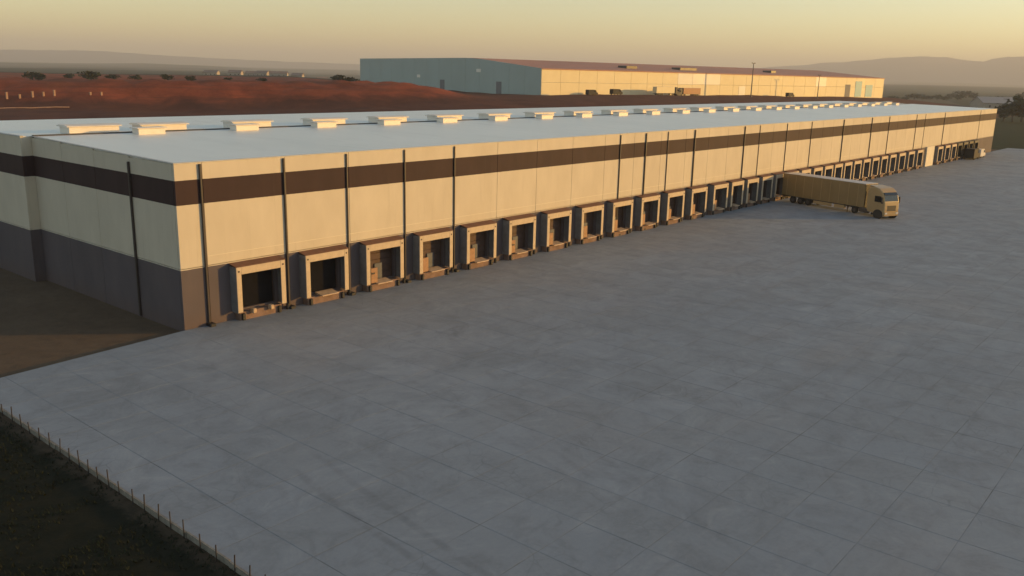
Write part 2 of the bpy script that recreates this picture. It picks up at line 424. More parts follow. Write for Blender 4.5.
# panel limits: halfway between docks
lim = [0.0] + [(docks[i]+docks[i+1])/2 for i in range(len(docks)-1)]
lim[-7+0:-7+0] = []
lims = [0.0, 2.05]
for i in range(len(docks)):
    r = (docks[i]+docks[i+1])/2 if i+1 < len(docks) else docks[i]+2.8
    if abs(docks[i]-168.0) < .01: lims += [171.2, 174.6, 180.4]
    else: lims.append(r)
lims += [223.6, 230.4, L]
lims = sorted(set(lims))
for a, c_ in zip(lims, lims[1:]):
    cb('facade_panel', a+.015, c_-.015, 0, T, 4.30, HW-.06)
    inside = [d for d in docks if a < d < c_]
    if abs(a-174.6) < .01:
        cb('plain_pier', a+.03, c_-.03, -.32, T-.01, GZ, 4.28, mat=M['cream_plain']); continue
    bm = bmesh.new()
    if inside:
        d = inside[0]; ow = min(OW, (c_-a)/2-.45)
        bx(bm, a+.015, d-ow, 0, T, GZ, 4.26); bx(bm, d+ow, c_-.015, 0, T, GZ, 4.26)
        bx(bm, d-ow, d+ow, 0, T, OZ1, 4.26); bx(bm, d-ow, d+ow, 0, T, GZ, OZ0)
    else:
        bx(bm, a+.015, c_-.015, 0, T, GZ, 4.26)
    mesh_obj('foot_panel', bm, M['wall'], wh)
# side wall towards the left of the picture and the projecting rear bay
ys = [T+.005, 5.95, 11.4, 16.8, NOTCH]
for a, c_ in zip(ys, ys[1:]):
    cb('side_panel', .0, T, a+.015, c_-.015, 4.30, HW-.06 + .02*a)
    cb('side_panel', .0, T, a+.015, c_-.015, GZ, 4.26)
ys = [NOTCH, 29.2, 36.1, W]
for a, c_ in zip(ys, ys[1:]):
    cb('side_panel', -.85, -.85+T, a+.015, c_-.015, 4.30, HW+.38)
    cb('side_panel', -.85, -.85+T, a+.015, c_-.015, GZ, 4.26)
cb('return_panel', -.85+T+.005, T, NOTCH+.015, NOTCH+T, GZ, HW+.38)
# dark core behind the joints, back and end walls
bm = bmesh.new(); bx(bm, T+.06, L-.32, T+.30, T+.40, GZ, HW-.25)
mesh_obj('inner_wall', bm, M['recess'], wh)
bm = bmesh.new(); bx(bm, T+.01, L-.3, T+.012, T+.05, 4.41, HW-.12); bx(bm, T+.012, T+.05, T+.06, NOTCH, GZ, HW-.12); mesh_obj('joint_backing', bm, M['pipe'], wh)
cb('rear_wall', -.85, L, W, W+T, GZ, HW+.38)
cb('end_wall', L-T, L-.005, T+.01, W-.01, GZ, HW-.06)
# roof: two sheets meeting at a gutter
bm = bmesh.new(); prism(bm, [(.10, HW-.05), (NOTCH-.35, HW+.40), (NOTCH-.35, HW+.30), (.10, HW-.17)], .10, L-.10); mesh_obj('roof', bm, M['roof'], wh)
bm = bmesh.new(); prism(bm, [(NOTCH+.10, HW+.40), (W+.05, HW+.46), (W+.05, HW+.30), (NOTCH+.10, HW+.30)], -.72, L-.10); mesh_obj('roof', bm, M['roof'], wh)
cb('gutter', .1, L-.15, NOTCH-.34, NOTCH+.09, HW+.20, HW+.49, mat=M['gutter'])
cb('coping', -.03, L+.03, -.035, .20, HW-.058, HW+.012, mat=M['coping'])
bm = bmesh.new(); prism(bm, [(.21, HW-.055), (NOTCH-.02, HW+.39), (NOTCH-.02, HW+.43), (.21, HW+.012)], -.03, .2); mesh_obj('coping', bm, M['coping'], wh)
cb('coping', -.88, -.60, NOTCH-.02, W+.03, HW+.385, HW+.47, mat=M['coping'])
# downpipes
pipes = [(1.87, .15), (8.62, .15), (14.5, .12), (20.7, .12), (26.75, .12), (53.6, .12), (59.0, .15), (64.05, .10), (70.7, .16), (83.9+1, .14), (89.8, .09), (99.3, .10), (108.9, .10), (123.0, .15), (137.4, .14), (147.4, .11), (165.0, .11), (171.25, .08), (186.4, .12), (219.4, .08)]
for x, r in pipes:
    r *= .78
    o = cb('downpipe', x-r*.72, x+r*.72, -.02-r*1.2, -.02, GZ+.1, HW-.14, mat=M['pipe'], bev=.03)
    cb('pipe_shoe', x-.22, x+.22, -.62, -.025, GZ+.02, .22, mat=M['black_rubber'], parent=o, bev=.04)
o = mesh_obj('downpipe', box(-.16, -.01, 5.87, 6.06, GZ+.1, HW-.35, bev=.03), M['pipe'], wh)
# thin relief line low on every cream panel
bm = bmesh.new(); bx(bm, 2.1, 174.4, -.016, .004, 4.93, 4.97); mesh_obj('drip_line', bm, M['cream_plain'], wh)

# ---- docks
def dock_meshes(ow, dark):
    P = {}
    def me_(n, bm, mat):
        q = bpy.data.meshes.new(n); bm.to_mesh(q); bm.free(); q.materials.append(mat); return q
    o2 = ow+.40; D = .80
    P['side'] = me_('side_curtain', box(-.05, .05, -D, -.005, .62, 3.97), M['black_rubber'] if dark else M['grey_curtain'])
    P['o2'] = o2
    bm = bmesh.new(); prism(bm, [(-D-.06, 4.00), (-D-.06, 4.04), (-.005, 4.20), (-.005, 4.15)], -o2-.04, o2+.04)
    P['canopy'] = me_('dock_shelter', bm, M['black_rubber'] if dark else M['brown_tarp'])
    fm = M['black_rubber'] if dark else M['frame']
    P['fl'] = me_('frame_side', box(-o2, -ow, -D-.07, -D-.004, .66, 3.98, bev=.015), fm)
    P['fr'] = me_('frame_side', box(ow, o2, -D-.07, -D-.004, .66, 3.98, bev=.015), fm)
    P['fh'] = me_('frame_head', box(-ow+.004, ow-.004, -D-.066, -D-.006, 3.44, 3.98, bev=.015), fm)
    P['br'] = me_('corner_bracket', box(-.06, .06, -D-.09, -D-.068, 3.62, 3.74), M['pipe'])
    bm = bmesh.new(); bx(bm, -ow-.14, ow+.14, -.60, -.006, GZ, .60, bev=.02)
    P['sill'] = me_('dock_sill', bm, M['sill'])
    P['lip'] = me_('leveller_lip', prism(bmesh.new(), [(-1.05, .60), (-1.02, .66), (-.10, .80), (-.10, .63)], -ow*.55, ow*.42), M['lip'])
    P['rec'] = me_('vestibule', bx(bx(bx(bmesh.new(), -ow-.1, ow+.1, T+.19, T+.24, .5, 3.7), -ow-.1, -ow, T+.005, T+.19, .5, 3.7), ow, ow+.1, T+.005, T+.19, .5, 3.7), M['recess'])
    P['ddk'] = me_('door', box(-ow+.005, ow-.005, .30, .36, .69, 3.49), M['door'])
    bm = bmesh.new()
    for k in range(5): bx(bm, -ow+.005, ow-.005, .30, .36, .69+k*.56, .69+k*.56+.54, bev=.015)
    P['door'] = me_('door', bm, M['recess'])
    P['gate'] = me_('barrier_gate', box(-ow+.12, -ow+.86, -.70, -.55, .69, 1.95, bev=.03), M['gate'])
    P['slot'] = me_('gate_slot', box(-ow+.25, -ow+.55, -.715, -.69, 1.45, 1.60), M['pipe'])
    P['blue'] = me_('inner_panel', box(-ow+1.45, -ow+2.3, .20, .25, .69, 2.05, bev=.02), M['bluepanel'])
    P['bump'] = me_('bumper', box(-.16, .16, -1.02, -.61, .42, .78, bev=.05), M['lip'])
    P['bdk'] = me_('bumper', box(-.12, .12, -.80, -.605, .02, .52, bev=.03), M['black_rubber'])
    P['post'] = me_('guard_post', tube(tube(bmesh.new(), (0, 0, GZ), (0, 0, .34), .13, 10), (0, 0, .34), (0, 0, .44), .13, 10, .05), M['black_rubber'])
    return P
cache = {}
for i, X0 in enumerate(docks):
    ow = 1.66 if i < 13 else (1.42 if X0 < 153 else 1.6)
    dark = X0 in DARK
    key = (ow, dark)
    if key not in cache: cache[key] = dock_meshes(ow, dark)
    P = cache[key]
    ds = link('dock_shelter', P['canopy'], wh, (X0, 0, 0))
    for s in (-1, 1): link('side_curtain', P['side'], ds, (s*(P['o2']-.05), 0, 0))
    for n, k in (('frame_side', 'fl'), ('frame_side', 'fr'), ('frame_head', 'fh'), ('dock_sill', 'sill'), ('vestibule', 'rec'), ('door', 'ddk' if i < 2 or dark else 'door')):
        link(n, P[k], ds)
    if i < 13:
        for s in (-1, 1): link('corner_bracket', P['br'], ds, (s*(ow+.20), 0, 0))
    if i == 0:
        for s in (-.75, .75): link('bumper', P['bump'], ds, (s, .05, 0))
    else:
        link('leveller_lip', P['lip'], ds, (random.uniform(-.1, .25), random.uniform(-.1, .1), 0))
    for s in (-1, 1): link('bumper', P['bdk'], ds, (s*(ow-.12), 0, 0))
    if 2 <= i <= 12 or i in (14, 18, 20):
        link('barrier_gate', P['gate'], ds, (random.uniform(-.05, .1), random.uniform(-.05, .05), 0))
        link('gate_slot', P['slot'], ds, (0, -.06, 0)) if i in (2, 5) else None
        link('inner_panel', P['blue'], ds, (random.uniform(-.1, .15), 0, 0))
    if i < 28 and abs(X0-96.9) > .1: link('guard_post', P['post'], ds, (ow+.86 if i < 13 else ow+.75, -.34, 0))

# ---- roof units
def roof_z(y): return HW-.05 + .45*(y-.1)/(NOTCH-.45) if y < NOTCH else HW+.40
vs1 = bpy.data.meshes.new('roof_vent'); q = box(-1.25, 1.25, -.55, .55, 0, .52, bev=.03); q.to_mesh(vs1); q.free(); vs1.materials.append(M['vent'])
vc1 = bpy.data.meshes.new('vent_cap'); q = box(-1.42, 1.42, -.70, .70, .522, .62, bev=.04); q.to_mesh(vc1); q.free(); vc1.materials.append(M['vent'])
vs2 = bpy.data.meshes.new('skylight'); q = box(-2.2, 2.2, -.9, .9, 0, .58, bev=.03); q.to_mesh(vs2); q.free(); vs2.materials.append(M['vent'])
vc2 = bpy.data.meshes.new('skylight_cap'); q = prism(bmesh.new(), [(-1.05, .582), (-1.05, .65), (-.5, .76), (.5, .76), (1.05, .65), (1.05, .582)], -2.4, 2.4); q.to_mesh(vc2); q.free(); vc2.materials.append(M['vent'])
x = 5.6; k = 0
while x < 226:
    y = 24.2 if k == 0 else 23.6
    o = link('skylight', vs2, wh, (x + random.uniform(-.2, .2), y, roof_z(y)-.03)); link('skylight_cap', vc2, o)
    if k > 0:
        o = link('roof_vent', vs1, wh, (x - 2.7 + random.uniform(-.3, .3), 20.4, roof_z(20.4)-.03)); link('vent_cap', vc1, o)
    x += 6.3 if k == 0 else 9.45; k += 1

# ------------------------------------------------------------------ articulated lorry at the dock
M['gold'] = simple('champagne_paint', (.47, .32, .155), .35, var=.06, scale=.5)
M['tarp'] = simple('trailer_tarp', (.30, .20, .085), .5, var=.10, scale=.5)
M['truckroof'] = simple('trailer_roof', (.62, .56, .50), .5, var=.08)
M['tyre'] = simple('tyre_rubber', (.018, .018, .018), .8)
M['steel'] = simple('rim_steel', (.10, .09, .085), .5, .5)
M['chassis'] = simple('chassis_black', (.03, .028, .027), .6)
gm_, gnt, gb = new_mat('dark_glass'); gb.inputs['Base Color'].default_value = (.012, .014, .016, 1); gb.inputs['Roughness'].default_value = .06; gb.inputs['Specular IOR Level'].default_value = .9
gf = noise_n(gnt, 2, 2); gnt.links.new(maprange(gnt, gf, .3, .7, .04, .10), gb.inputs['Roughness']); M['glass'] = gm_
M['lamp'] = simple('headlamp', (.75, .72, .66), .15)
M['redlamp'] = simple('tail_lamp', (.35, .02, .015), .3)
def wheel_mesh(r, w):
    bm = bmesh.new(); prof = [(.55*r, -w/2), (.92*r, -w/2), (r, -w*.36), (r, w*.36), (.92*r, w/2), (.55*r, w/2)]
    n = 20; ring = []
    for i in range(n):
        a = 2*pi*i/n; ring.append([bm.verts.new((x_, rr*cos(a), rr*sin(a))) for rr, x_ in prof])
    for i in range(n):
        for k_ in range(len(prof)-1): bm.faces.new((ring[i][k_], ring[(i+1) % n][k_], ring[(i+1) % n][k_+1], ring[i][k_+1]))
    bmesh.ops.recalc_face_normals(bm, faces=bm.faces)
    t = bpy.data.meshes.new('wheel'); bm.to_mesh(t); bm.free(); t.materials.append(M['tyre'])
    bm = bmesh.new(); tube(bm, (-w*.40, 0, 0), (w*.40, 0, 0), .56*r, 18); tube(bm, (-w*.47, 0, 0), (w*.47, 0, 0), .24*r, 12)
    h = bpy.data.meshes.new('rim'); bm.to_mesh(h); bm.free(); h.materials.append(M['steel'])
    return t, h
WH = wheel_mesh(.50, .34)
def wheels(root, ylist, xs=(-1.06, 1.06), r=.50, me=WH):
    for y in ylist:
        for x_ in xs:
            w = link('wheel', me[0], root, (x_, y, r)); link('rim', me[1], w)
def semi_truck(name, loc, rz, label, cat, body, cabm, group=None, detail=True, turn=0.0):
    """tail at local y=0, nose towards -y"""
    R_ = tag(empty(name, loc, rz), label, cat, group)
    tb = mesh_obj('trailer_box', box(-1.27, 1.27, -13.55, -.05, .98, 3.96, bev=.04, seg=2), body, R_)
    mesh_obj('trailer_roof', box(-1.24, 1.24, -13.5, -.1, 3.962, 4.02, bev=.02), M['truckroof'], tb)
    mesh_obj('gap_shade_panel', box(-1.2, 1.2, -13.60, -13.555, 1.0, 3.9, bev=.01), M['chassis'], tb)  # dark sheet added over the lit trailer front to paint the gap's shade
    mesh_obj('side_rail', box(-1.285, 1.285, -13.56, -.04, .88, .978, bev=.01), M['chassis'], tb)
    if detail:
        for k_ in range(9):
            y = -.9-k_*1.45
            for xs__ in (-1.283, 1.272): mesh_obj('strap', box(xs__, xs__+.011, y-.03, y+.03, 1.0, 3.80), M['gold'], tb)
        for s in (-1, 1):
            mesh_obj('tail_lamp', box(s*1.0-.2, s*1.0+.2, -.05, .0, .92, 1.04, bev=.01), M['redlamp'], tb)
        for s in (-.62, .62): mesh_obj('rear_door', box(s-.60, s+.60, -.045, -.01, 1.25, 3.9, bev=.01), body, tb)
    bm = bmesh.new(); bx(bm, -.55, -.40, -13.4, -.3, .78, 1.06); bx(bm, .40, .55, -13.4, -.3, .78, 1.06); bx(bm, -.5, .5, -15.2, -11.0, .72, .95)
    mesh_obj('chassis', bm, M['chassis'], R_)
    mesh_obj('rear_bar', box(-1.2, 1.2, -.16, -.04, .5, .64, bev=.02), M['chassis'], R_)
    if detail: R_.scale = (1.06, 1.06, 1.06)
    wheels(R_, (-2.0, -3.32, -4.64)); wheels(R_, (-12.3,), xs=(-1.03, 1.03)); wheels(R_, (-16.4,), xs=(-1.05, 1.05))
    for s in (-1, 1):
        if detail:
            mesh_obj('side_skirt', box(s*1.22-.03, s*1.22+.03, -8.6, -5.6, .45, 1.04, bev=.02), cabm, R_)
            mesh_obj('pallet_box', box(s*1.05-.2, s*1.05+.2, -10.6, -9.0, .42, 1.02, bev=.03), cabm, R_)
            mesh_obj('landing_leg', box(s*.9-.06, s*.9+.06, -11.0, -10.88, .05, 1.06), M['chassis'], R_)
            mesh_obj('fuel_tank', box(s*1.02-.22, s*1.02+.22, -14.7, -13.1, .40, .98, bev=.10, seg=3), M['steel'], R_)
            mesh_obj('mudguard', prism(bmesh.new(), [(-12.95, .72), (-12.75, 1.05), (-11.85, 1.05), (-11.65, .72), (-11.70, .72), (-11.88, 1.01), (-12.72, 1.01), (-12.90, .72)], s*1.03-.2, s*1.03+.2), M['chassis'], R_)
    # cab: side profile with a raked windscreen and a tall rounded roof
    prof = [(-14.35, .62), (-14.30, 3.25), (-14.55, 3.72), (-15.25, 3.88), (-15.75, 3.74), (-16.12, 3.42), (-16.42, 2.95), (-16.62, 2.10), (-16.68, 1.30), (-16.66, .45), (-16.45, .32), (-15.2, .32), (-15.2, .62)]
    bm = prism(bmesh.new(), prof, -1.24, 1.24)
    bmesh.ops.bevel(bm, geom=[e for e in bm.edges if abs(e.verts[0].co.x-e.verts[1].co.x) < .01], offset=.13, segments=3, affect='EDGES', profile=.5, clamp_overlap=True)
    cb_ = mesh_obj('cab', bm, cabm, R_)
    cb_.scale.y = 1.28; cb_.location.y = 14.35*.28
    # windscreen, follows the profile just proud of it
    def strip(name, pts, x0, x1, mat, off=.02):
        pr = [(y-off, z) for y, z in pts] + [(y+.10, z) for y, z in pts[::-1]]
        return mesh_obj(name, prism(bmesh.new(), pr, x0, x1), mat, cb_)
    strip('windscreen', [(-16.60, 2.08), (-16.42, 2.95)], -1.08, 1.08, M['glass'])
    strip('sun_visor', [(-16.44, 2.99), (-16.22, 3.30)], -1.06, 1.06, M['glass'], .05)
    strip('grille', [(-16.68, 1.02), (-16.65, 1.70)], -.72, .72, M['chassis'], .015)
    strip('bumper', [(-16.66, .42), (-16.69, .90)], -1.16, 1.16, cabm, .06)
    for s in (-1, 1):
        mesh_obj('headlight', box(s*.90-.20, s*.90+.20, -16.76, -16.60, .62, .86, bev=.04, seg=2), M['lamp'], cb_)
        mesh_obj('side_window', prism(bmesh.new(), [(-15.35, 2.05), (-15.35, 2.80), (-16.15, 2.80), (-16.38, 2.05)], s*1.245-.012, s*1.245+.012), M['glass'], cb_)
        mesh_obj('mirror', box(s*1.42-.09, s*1.42+.09, -16.52, -16.40, 1.95, 2.75, bev=.04, seg=2), M['chassis'], cb_)
        mesh_obj('mirror_arm', box(min(s*1.20, s*1.36), max(s*1.20, s*1.36), -16.48, -16.44, 2.62, 2.68), M['chassis'], cb_)
        mesh_obj('door_step', box(s*1.20-.08, s*1.20+.08, -15.5, -15.05, .34, .60, bev=.02), M['chassis'], cb_)
        mesh_obj('wheel_arch', tube(bmesh.new(), (s*1.245-.008, -15.95, .52), (s*1.245+.008, -15.95, .52), .62, 20), M['chassis'], cb_)
    _ = mesh_obj('roof_deflector', prism(bmesh.new(), [(-14.36, 3.3), (-14.36, 3.98), (-15.2, 3.86), (-14.6, 3.66)], -1.0, 1.0), cabm, cb_)
    if turn:                                   # the tractor swings about its coupling
        pv_ = Vector((0, -12.3, 0)); rm_ = Matrix.Rotation(turn, 3, 'Z')
        for ch in R_.children:
            nm = ch.name.split('.')[0]
            if nm in ('cab', 'fuel_tank', 'mudguard') or (nm == 'wheel' and ch.location.y < -10):
                ch.location = pv_ + rm_ @ (ch.location - pv_); ch.rotation_euler.z += turn
    return R_
semi_truck('semi_truck', (97.65, -1.75, 0), rad(-18), 'champagne articulated lorry backed up to the loading docks', 'truck', M['tarp'], M['gold'], turn=rad(-9))

# dark van parked along the far docks
def van(name, loc, rz, label, cat, paint, s=1.0, group=None):
    R_ = tag(empty(name, loc, rz), label, cat, group)
    prof = [(-2.7, .35), (-2.75, 1.05), (-2.1, 1.25), (-1.45, 2.05), (-1.1, 2.25), (2.6, 2.25), (2.7, 2.1), (2.72, .35)]
    bm = prism(bmesh.new(), [(y*s, z*s) for y, z in prof], -.97*s, .97*s)
    bmesh.ops.bevel(bm, geom=list(bm.edges), offset=.07*s, segments=2, affect='EDGES')
    b_ = mesh_obj('body', bm, paint, R_)
    bm = prism(bmesh.new(), [(y*s, z*s) for y, z in ((-2.05, 1.28), (-1.47, 2.0), (-1.36, 2.0), (-1.94, 1.28))], -.86*s, .86*s); bmesh.ops.translate(bm, verts=bm.verts, vec=(0, -.035*s, .02*s)); mesh_obj('windscreen', bm, M['glass'], b_)
    for q_ in (-1, 1):
        mesh_obj('side_window', prism(bmesh.new(), [(y*s, z*s) for y, z in ((-1.75, 1.32), (-1.3, 1.95), (-.5, 1.95), (-.5, 1.32))], (q_*.98-.01)*s, (q_*.98+.01)*s), M['glass'], b_)
        mesh_obj('headlight', box((q_*.7-.14)*s, (q_*.7+.14)*s, -2.80*s, -2.68*s, .82*s, 1.0*s, bev=.02), M['lamp'], b_)
    me = wheel_mesh(.36*s, .22*s)
    wheels(R_, (-1.75*s, 1.7*s), xs=(-.86*s, .86*s), r=.36*s, me=me)
    return R_
M['black_paint'] = simple('black_paint', (.015, .014, .015), .6, spec=.2)
M['white_paint'] = simple('white_paint', (.65, .63, .60), .35, var=.05)
van('parked_van', (206.5, -2.3, 0), pi/2, 'black van parked along the far loading docks', 'van', M['black_paint'], 1.15)
van('parked_van', (213.4, -2.3, 0), pi/2, 'white van parked nearest the far corner of the warehouse', 'van', M['white_paint'], .95)

# ------------------------------------------------------------------ formwork along the yard edge
M['timber'] = simple('formwork_timber', (.24, .215, .18), .85, var=.3, scale=4)
M['stake'] = simple('steel_stake', (.035, .028, .025), .7)
fe = tag(empty('slab_formwork', (-14.0, -16, GZ)), 'low timber formwork with steel stakes along the concrete edge', 'formwork')
inv = Vector((14.0, 16, -GZ))
y = -4.0; k = 0
while y > -44:
    y2 = y-3.0; xa, xb = left_edge(y)-.05, left_edge(y2)-.05
    bm = bmesh.new(); z1 = .05+random.uniform(-.02, .02)
    vv = [(xa, y-.01), (xb, y2+.01), (xb-.07, y2+.01), (xa-.07, y-.01)]
    jx = random.uniform(-.02, .02)
    a = [bm.verts.new((p_[0]+14.0+jx, p_[1]+16, z1-GZ)) for p_ in vv]; c_ = [bm.verts.new((p_[0]+14.0+jx, p_[1]+16, -.02)) for p_ in vv]
    bm.faces.new(a); bm.faces.new(c_[::-1])
    for i in range(4): bm.faces.new((a[i], c_[i], c_[(i+1) % 4], a[(i+1) % 4]))
    bmesh.ops.recalc_face_normals(bm, faces=bm.faces)
    mesh_obj('board', bm, M['timber'], fe)
    y = y2
y = -4.6
while y > -43:
    xa = left_edge(y)-.20+random.uniform(-.02, .02); h = random.uniform(.42, .66)
    lean = (random.uniform(-.05, .05), random.uniform(-.06, .06))
    mesh_obj('stake', tube(bmesh.new(), (xa+14, y+16, -.05), (xa+14+lean[0], y+16+lean[1], h-GZ), .026, 6), M['stake'], fe)
    if random.random() < .14:
        dy = random.uniform(-.2, .2); ln = random.uniform(.3, .6)
        bm = tube(bmesh.new(), (xa+14-.03, y+16+.1, .22), (xa+14-ln, y+16+.1+dy, -.01), .035, 5)
        mesh_obj('brace', bm, M['timber'], fe)
    y -= random.uniform(.85, 1.25)

# rough dark grass and weeds beside the yard
V = []; F = []
rg = random.Random(3)
for _ in range(9000):
    x = -14.3 - abs(rg.gauss(0, 1))*7; y = rg.uniform(-46, -2)
    if noise.noise(Vector((x*.35, y*.35, 4))) < -.12: continue
    z = GZ; hh = rg.uniform(.04, .16)*(1+.8*noise.noise(Vector((x*.2, y*.2, 9))))
    for b_ in range(3):
        a = rg.uniform(0, 2*pi); w = rg.uniform(.012, .03); l = rg.uniform(.03, .16)
        px_, py_ = x+rg.uniform(-.06, .06), y+rg.uniform(-.06, .06)
        i0 = len(V)
        V += [(px_-w*sin(a), py_+w*cos(a), z), (px_+w*sin(a), py_-w*cos(a), z), (px_+l*cos(a), py_+l*sin(a), z+hh)]
        F.append((i0, i0+1, i0+2))
me = bpy.data.meshes.new('grass'); me.from_pydata(V, [], F)
me.materials.append(simple('dry_grass', (.020, .024, .012), .8, var=.4, scale=.8, spec=.15))
o = stuff(link('grass', me)); o['label'] = 'rough dark grass beside the concrete edge'; o['category'] = 'grass'

# ------------------------------------------------------------------ far warehouse on the terrace
fA = Vector((284.2, 193.4, 0)); az = rad(100); uF = Vector((sin(az), cos(az), 0)); uG = Vector((sin(rad(10)), cos(rad(10)), 0))
BZ = 8.6
M['far_cream'] = simple('far_cream_panel', (.82, .71, .45), .6, var=.10, scale=.06)
M['far_bright'] = simple('far_white_panel', (.80, .77, .68), .5, var=.05, scale=.06)
M['far_blue'] = simple('far_blue_panel', (.36, .44, .42), .6, var=.07, scale=.05)
M['far_roof'] = simple('far_roof_sheet', (.46, .20, .13), .7, var=.15, scale=.03)
M['blue_door'] = simple('blue_door', (.09, .38, .52), .5)
FL, FD, FH, RID = 305.0, 158.0, 11.6, 4.4
fw_ = tag(empty('far_warehouse', (fA.x, fA.y, BZ), pi/2-az), 'distant low warehouse with sunlit cream front and blue-grey gable end', 'warehouse')
# local: x along the facade, y into the building
xs = [i*FL/26 for i in range(27)]
for i in range(26):
    bright = 8 <= i <= 10 or i == 19
    mesh_obj('facade_panel', box(xs[i]+.05, xs[i+1]-.05, 0, .3, 5.6, FH, bev=.03), M['far_bright'] if bright else M['far_cream'], fw_)
    mesh_obj('facade_panel', box(xs[i]+.05, xs[i+1]-.05, -.06, .3, -3, 5.52, bev=.03), M['far_cream'], fw_)
ys = [i*FD/14 for i in range(15)]
def gable(y): return FH + RID*min(1, y/50) - .6*max(0, (y-60)/100)
for i in range(14):
    bm = bmesh.new(); y0, y1 = ys[i]+.05, ys[i+1]-.05
    if i == 0: y0 = .32
    q = [bm.verts.new(v) for v in ((-.02, y0, -3), (-.02, y1, -3), (-.02, y1, gable(y1)), (-.02, y0, gable(y0)))]
    r_ = [bm.verts.new(v) for v in ((.28, y0, -3), (.28, y1, -3), (.28, y1, gable(y1)), (.28, y0, gable(y0)))]
    bm.faces.new(q); bm.faces.new(r_[::-1])
    for k in range(4): bm.faces.new((q[k], r_[k], r_[(k+1) % 4], q[(k+1) % 4]))
    bmesh.ops.recalc_face_normals(bm, faces=bm.faces)
    mesh_obj('gable_panel', bm, M['far_blue'], fw_)
rf = mesh_obj('roof', prism(bmesh.new(), [(-.3, FH-.05), (50, FH+RID-.05), (60, FH+RID-.05), (FD, gable(FD)-.05), (FD, gable(FD)-.5), (50, FH+RID-.5), (-.3, FH-.4)], .3, FL), M['far_roof'], fw_)
mesh_obj('end_wall', box(FL-.3, FL-.01, .32, FD, -3, FH-.5), M['far_cream'], fw_)
for x, w in ((70, 8), (112, 14), (196, 5)):
    mesh_obj('roof_unit', box(x, x+w, 14, 20, FH+.9, FH+2.6, bev=.1), M['pipe'], rf)
for x, w, h, mt in ((269, 8, 9.2, 'blue_door'), (282, 8.5, 7.0, 'blue_door'), (257, 6, 7.0, 'grey_curtain')):
    mesh_obj('door', box(x, x+w, -.16, -.07, -.5, h, bev=.03), M[mt], fw_)
mesh_obj('door', box(146, 152, -.16, -.07, -.5, 5.0, bev=.03), M['far_bright'], fw_)
mesh_obj('sign_panel', box(-.14, -.03, 44, 47.5, 9.3, 10.9, bev=.03), M['far_bright'], fw_)
mesh_obj('wall_vent', box(-.10, -.03, 96, 99, 5.9, 7.4, bev=.03), M['far_bright'], fw_)
for y in (28, 74): mesh_obj('gable_door', box(-.10, -.03, y, y+4, -.5, 5.2, bev=.03), M['grey_curtain'], fw_)

def far_point(px_, py_, D):
    p_ = at_d(px_, py_, D); return (p_.x, p_.y, gz(p_.x, p_.y))
def fpt(s, out):      # a spot in front of the far warehouse facade
    p_ = fA + uF*s - uG*out; return (p_.x, p_.y, gz(p_.x, p_.y))
M['van_white'] = M['white_paint']
rzF = pi/2-az
semi_truck('semi_truck', fpt(66, 9), rzF+pi/2, 'cream articulated lorry parked before the distant cream warehouse, left of the pole', 'truck', M['far_cream'], M['chassis'], detail=False)
M['orange_box'] = simple('orange_container', (.42, .20, .09), .6)
semi_truck('semi_truck', fpt(100, 9), rzF-pi/2, 'orange-brown articulated lorry before the distant warehouse, nearest the pole', 'truck', M['orange_box'], M['chassis'], detail=False)
van('parked_van', fpt(20, 12), rzF+pi/2, 'dark van before the distant warehouse, nearest its blue gable', 'van', M['black_paint'], 1.1)
van('parked_van', fpt(38, 10), rzF+pi/2, 'dark van before the distant warehouse, left of the parked lorries', 'van', M['black_paint'], 1.2)
van('parked_van', fpt(184, 8), rzF+pi/2, 'dark van before the distant warehouse, right of the tall pole', 'van', M['black_paint'], 1.1)
# light poles
M['polegrey'] = simple('pole_steel', (.10, .085, .075), .6)
def pole(loc, h, label, r=.35):
    R_ = tag(empty('light_pole', loc), label, 'pole', 'tall light poles before the distant warehouse')
    mesh_obj('mast', tube(bmesh.new(), (0, 0, -.3), (0, 0, h), r, 8, r*.55), M['polegrey'], R_)
    mesh_obj('base', box(-.5, .5, -.5, .5, -.3, .5, bev=.05), M['sill'], R_)
    a = mesh_obj('lamp_arm', box(-1.6, 1.6, -.1, .1, h-.2, h, bev=.03), M['polegrey'], R_)
    for s in (-1, 1): mesh_obj('lamp_head', box(s*1.5-.45, s*1.5+.45, -.3, .3, h, h+.28, bev=.06), M['polegrey'], a)
pole(fpt(138, 14), 17.5, 'tall dark light pole before the middle of the distant cream front')
pole(fpt(203, 14), 13.5, 'shorter light pole before the right half of the distant cream front', .3)

